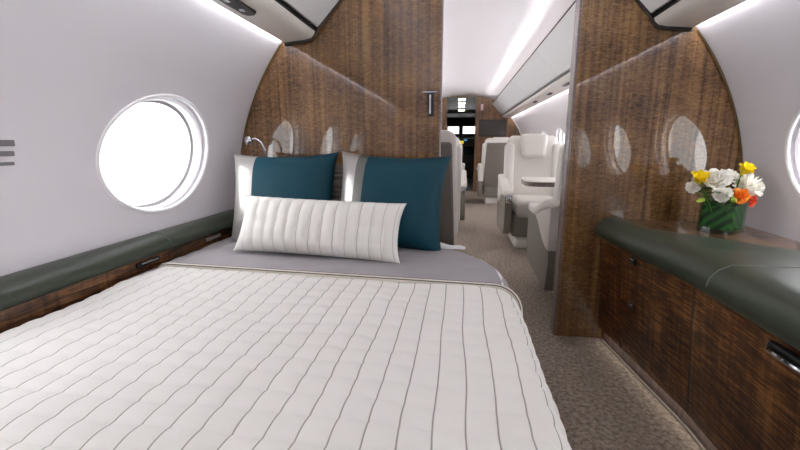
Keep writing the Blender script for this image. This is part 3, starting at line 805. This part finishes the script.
# ------------------------------------------------------------------ forward cabin seats (front of the seat faces -Y)
def seat(label, loc, rz, w=.50, arms=(-1, 1)):
    t = thing('cabin_seat', label, 'seat', loc, rz, group='white leather cabin seats')
    W = w / 2
    MB().box((-W * .7, -.26, 0), (W * .7, .24, .12), .03).build('pedestal', M['leather'], t)
    MB().box((-W + .05, -.30, .12), (W - .05, .27, .34), .03).build('seat_shell', M['greyshell'], t)
    MB().box((-W + .075, -.335, .30), (W - .075, .22, .455), .05, 5).build('seat_cushion', M['leather'], t)
    tilt = Matrix.Translation((0, .22, .42)) @ Matrix.Rotation(R_(-11), 4, 'X') @ Matrix.Translation((0, -.22, -.42))
    def tap(v, d):
        q = clamp(v.z / d.z + .5, 0, 1); return (v.x * (1 - .10 * q ** 3), v.y * (1 - .35 * q), v.z)
    MB().box((-W + .02, .13, .36), (W - .02, .29, 1.04), .06, 5, tilt, tap).build('backrest', M['leather'], t)
    MB().box((-W + .04, .262, .30), (W - .04, .306, .985), .02, 3, tilt, lambda v, d: (v.x * (1 - .12 * clamp(v.z / d.z + .5, 0, 1) ** 3), v.y - .028 * clamp(v.z / d.z + .5, 0, 1), v.z)).build('back_panel', M['suede'], t, label='grey suede back panel')
    for s in (-1, 1):
        MB().box((s * (W - .055) - .045, .02, .45), (s * (W - .055) + .045, .21, .95), .04, 5, tilt, lambda v, d: (v.x, v.y * (1 - .5 * clamp(v.z / d.z + .5, 0, 1)) + .02, v.z)).build('side_bolster', M['leather'], t)
    MB().box((-.125, .075, .80), (.125, .165, 1.04), .04, 5, tilt, lambda v, d: (v.x * (1 + .18 * v.z / d.z), v.y, v.z)).build('headrest', M['leather'], t)
    for s in arms:
        xa, xb = s * W - .03, s * W + .03
        n_ = 16; zt = lambda y: .548 + .10 * sstep(-.20, .26, y); zp = lambda y: .505 - .13 * sstep(-.16, .24, y)
        ys_ = [-.385 + (.30 + .385) * q / n_ for q in range(n_ + 1)]
        side = [(-.40, .50), (-.40, .27), (-.37, .20), (-.30, .15), (.26, .13), (.31, .30)] + [(y, zp(y)) for y in ys_[::-1]]
        MB().prism(side, 'x', xa, xb).build('arm_panel', M['greyshell'], t, label='grey arm panel', ang=30)
        up_ = [(y, zp(y) + .001) for y in ys_] + [(y, zt(y) - .03) for y in ys_[::-1]]
        MB().prism(up_, 'x', xa - .003, xb + .003).build('arm_upholstery', M['leather'], t, ang=30)
        ar = MB()
        def arm(u, v):
            y = -.405 + (.305 + .405) * v; g = 2 * PI * u; e = (1 - abs(2 * v - 1) ** 10) ** .5 if 0 < v < 1 else .02
            c_, s__ = math.cos(g), math.sin(g)
            return ((xa + xb) / 2 + .045 * e * math.copysign(abs(c_) ** .5, c_), y, zt(y) - .022 + .028 * e * math.copysign(abs(s__) ** .5, s__))
        ar.grid(arm, 24, 28, closeu=True); ar.build('armrest', M['leather'], t, ang=180)
        MB().box((xa + .002, -.428, .440), (xb - .002, -.388, .515), .012).build('arm_control', M['chrome'], t)
    return t
s0 = seat('white leather seat facing the doorway, beyond the small table on the right', (.72, 4.00, 0), 0, .57)
seat('seat directly behind the dark right jamb, its grey side and white arm facing the aisle', (.80, 2.56, 0), PI, .54)
def far(lab, x, y, rz):
    dup(s0, (x, y, 0), rz, lab)
far('far seat on the right of the aisle showing its grey back below the wall screen', .62, 6.75, PI)
seat('seat seen edge-on beyond the left partition edge, grey back with white trim', (-.262, 2.72, 0), PI, .57, (1,))
far('far left seat of which only the aisle arm with chrome control shows', -.245, 4.60, 0)
far('left seat farther forward, hidden mostly by the nearest left one', -.24, 6.75, PI)
# table by the right wall
tb = thing('side_table', 'small white table with dark edge between the two right seats', 'table', (.9, 3.40, 0))
def tpts(g):
    return [(1.2, 3.18 - g), (.60 - g, 3.18 - g), (.545 - g, 3.20), (.52 - g, 3.25), (.515 - g, 3.32), (.515 - g, 3.48), (.53 - g, 3.55), (.58, 3.60 + g), (1.2, 3.60 + g)]
MB().prism(tpts(0), 'z', .668, .674).build('tabletop', M['leather'], tb, world=True, smooth=False)
MB().prism(tpts(.004), 'z', .635, .668).build('table_edge', M['wood_dark'], tb, world=True, ang=40)
MB().box((.97, 3.34, .0), (1.03, 3.46, .636), .01).build('support', M['greyshell'], tb, world=True)
# lower sidewall ledge beyond the doorway on the right
lg = thing('side_ledge', 'pale ledge along the right wall beyond the doorway, beside the white seats', 'ledge', (1.16, 5, .3))
MB().box((1.122, YP + PT + .01, .36), (1.203, YF - .01, .60), .02).build('ledge_body', M['shell_fwd'], lg, world=True)

# ------------------------------------------------------------------ forward bulkhead, entry and cockpit
OL, OR_, OT = -.265, .288, 1.842
right_b = [(OR_, .002)] + arc(1, .002, 1.69, RAD - .002) + [(CX + .64, 1.93), (OR_, 1.93)]
left_b = [(OL, .002)] + arc(-1, .002, 1.69, RAD - .002) + [(CX - .64, 1.93), (OL, 1.93)]
MB().prism(right_b, 'y', YF, YF + .05).build('wall_fore_right', M['wood_far'], kind='structure', smooth=False)
MB().prism(left_b, 'y', YF, YF + .05).build('wall_fore_left', M['wood_far'], kind='structure', smooth=False)
MB().box((OL + .0005, YF, OT), (OR_ - .0005, YF + .05, 1.93)).build('wall_fore_top', M['wood_far'], kind='structure', smooth=False)
mo = thing('wall_screen', 'dark flat screen on the far wood bulkhead, right of the cockpit passage', 'screen', (.61, YF - .001, 1.08))
MB().box((.355, YF - .03, 1.085), (.875, YF - .001, 1.405), .006).build('bezel', M['black'], mo, world=True)
MB().box((.367, YF - .033, 1.097), (.863, YF - .029, 1.393), .001).build('display', M['screen'], mo, world=True)
tag(MB().box((.38, YF - .014, 1.58), (.43, YF - .001, 1.70), .004).build('wall_plate', M['plate']), 'small pale plate high on the far wood bulkhead above the screen', 'wall plate')
for s, x in ((-1, OL), (1, OR_)):
    xs = sorted((x + s * .10, x + s * .14))
    MB().box((xs[0], YF + .05, .0), (xs[1], 10.2, 1.9)).build('wall_entry_' + ('left' if s < 0 else 'right'), M['wood'], kind='structure', smooth=False)
    xs = sorted((x + s * .14, x + s * .18))
    MB().box((xs[0] if s > 0 else xs[0], 10.2, 0), (xs[1], 12.6, 1.9)).build('wall_cockpit_' + ('left' if s < 0 else 'right'), M['cockpit'], kind='structure', smooth=False)
MB().prism([(YF + .05, 1.845), (10.25, 1.705), (10.25, 1.9), (YF + .05, 1.9)], 'x', -.5, .5).build('ceiling_entry', M['vest'], kind='structure', smooth=False)
MB().box((-.6, YF + .05, -.06), (.6, 12.6, 0)).build('floor_entry', M['black'], kind='structure', smooth=False)
MB().box((-.6, 10.26, 1.66), (.6, 12.6, 1.90)).build('ceiling_cockpit', M['cockpit'], kind='structure', smooth=False)
for y, nm in ((8.60, 'nearest'), (9.02, 'second'), (9.48, 'third'), (9.98, 'farthest')):
    d = thing('ceiling_light', nm + ' of the four ceiling lights in the far entry passage', 'ceiling light', (.012, y, 1.844 - (y - YF - .05) * .14 / 1.90), group='entry ceiling lights'); d.rotation_euler = (-math.atan(.14 / 1.9), 0, 0)
    MB().box((-.075, -.11, -.008), (.075, .11, 0), .003).build('light_frame', M['vest'], d)
    MB().box((-.066, -.095, -.011), (.066, .095, -.007), .002).build('diffuser', M['spot'], d)
# cockpit front with two bright windows
cp = MB(); xs = [(-.5, -.31), (-.31, -.02), (-.02, .05), (.05, .36), (.36, .6)]
cp.box((-.6, 12.0, 0), (.6, 12.05, 1.21)); cp.box((-.6, 12.0, 1.43), (.6, 12.05, 1.9))
for a, b in ((-.6, -.37), (-.03, .06), (.46, .6)): cp.box((a, 12.0, 1.21), (b, 12.05, 1.43))
cp.build('wall_cockpit_front', M['cockpit'], kind='structure', smooth=False)
for i, (a, b) in enumerate(((-.37, -.03), (.06, .46))):
    w = empty_struct('window_%d' % (17 + i), ((a + b) / 2, 12.02, 1.21))
    MB().box((a, 12.02, 1.21), (b, 12.026, 1.43)).build('window_pane', M['glass'], w, world=True, smooth=False)
    f = MB()
    for lo, hi in (((a, 11.99, 1.21), (a + .012, 12.03, 1.43)), ((b - .012, 11.99, 1.21), (b, 12.03, 1.43)), ((a, 11.99, 1.21), (b, 12.03, 1.222)), ((a, 11.99, 1.418), (b, 12.03, 1.43))): f.box(lo, hi)
    f.build('window_frame', M['cockpit'], w, world=True, smooth=False)
ip = thing('instrument_panel', 'dark cockpit instrument console below the bright far windows', 'instrument panel', (.01, 11.6, 0))
MB().prism([(11.98, .0), (11.3, .0), (11.3, .62), (11.75, .86), (11.75, 1.08), (11.98, 1.15)], 'x', -.36, .38).build('console', M['black'], ip, world=True, smooth=False)
MB().box((-.03, 11.742, .94), (.10, 11.75, 1.02), .003).build('amber_display', M['amber'], ip, world=True)
MB().box((.11, 11.742, 1.02), (.19, 11.75, 1.06), .003).build('blue_display', M['blue'], ip, world=True)
MB().box((-.02, 11.5, .74), (.08, 11.56, .79), .01).build('throttle', M['alu'], ip, world=True)
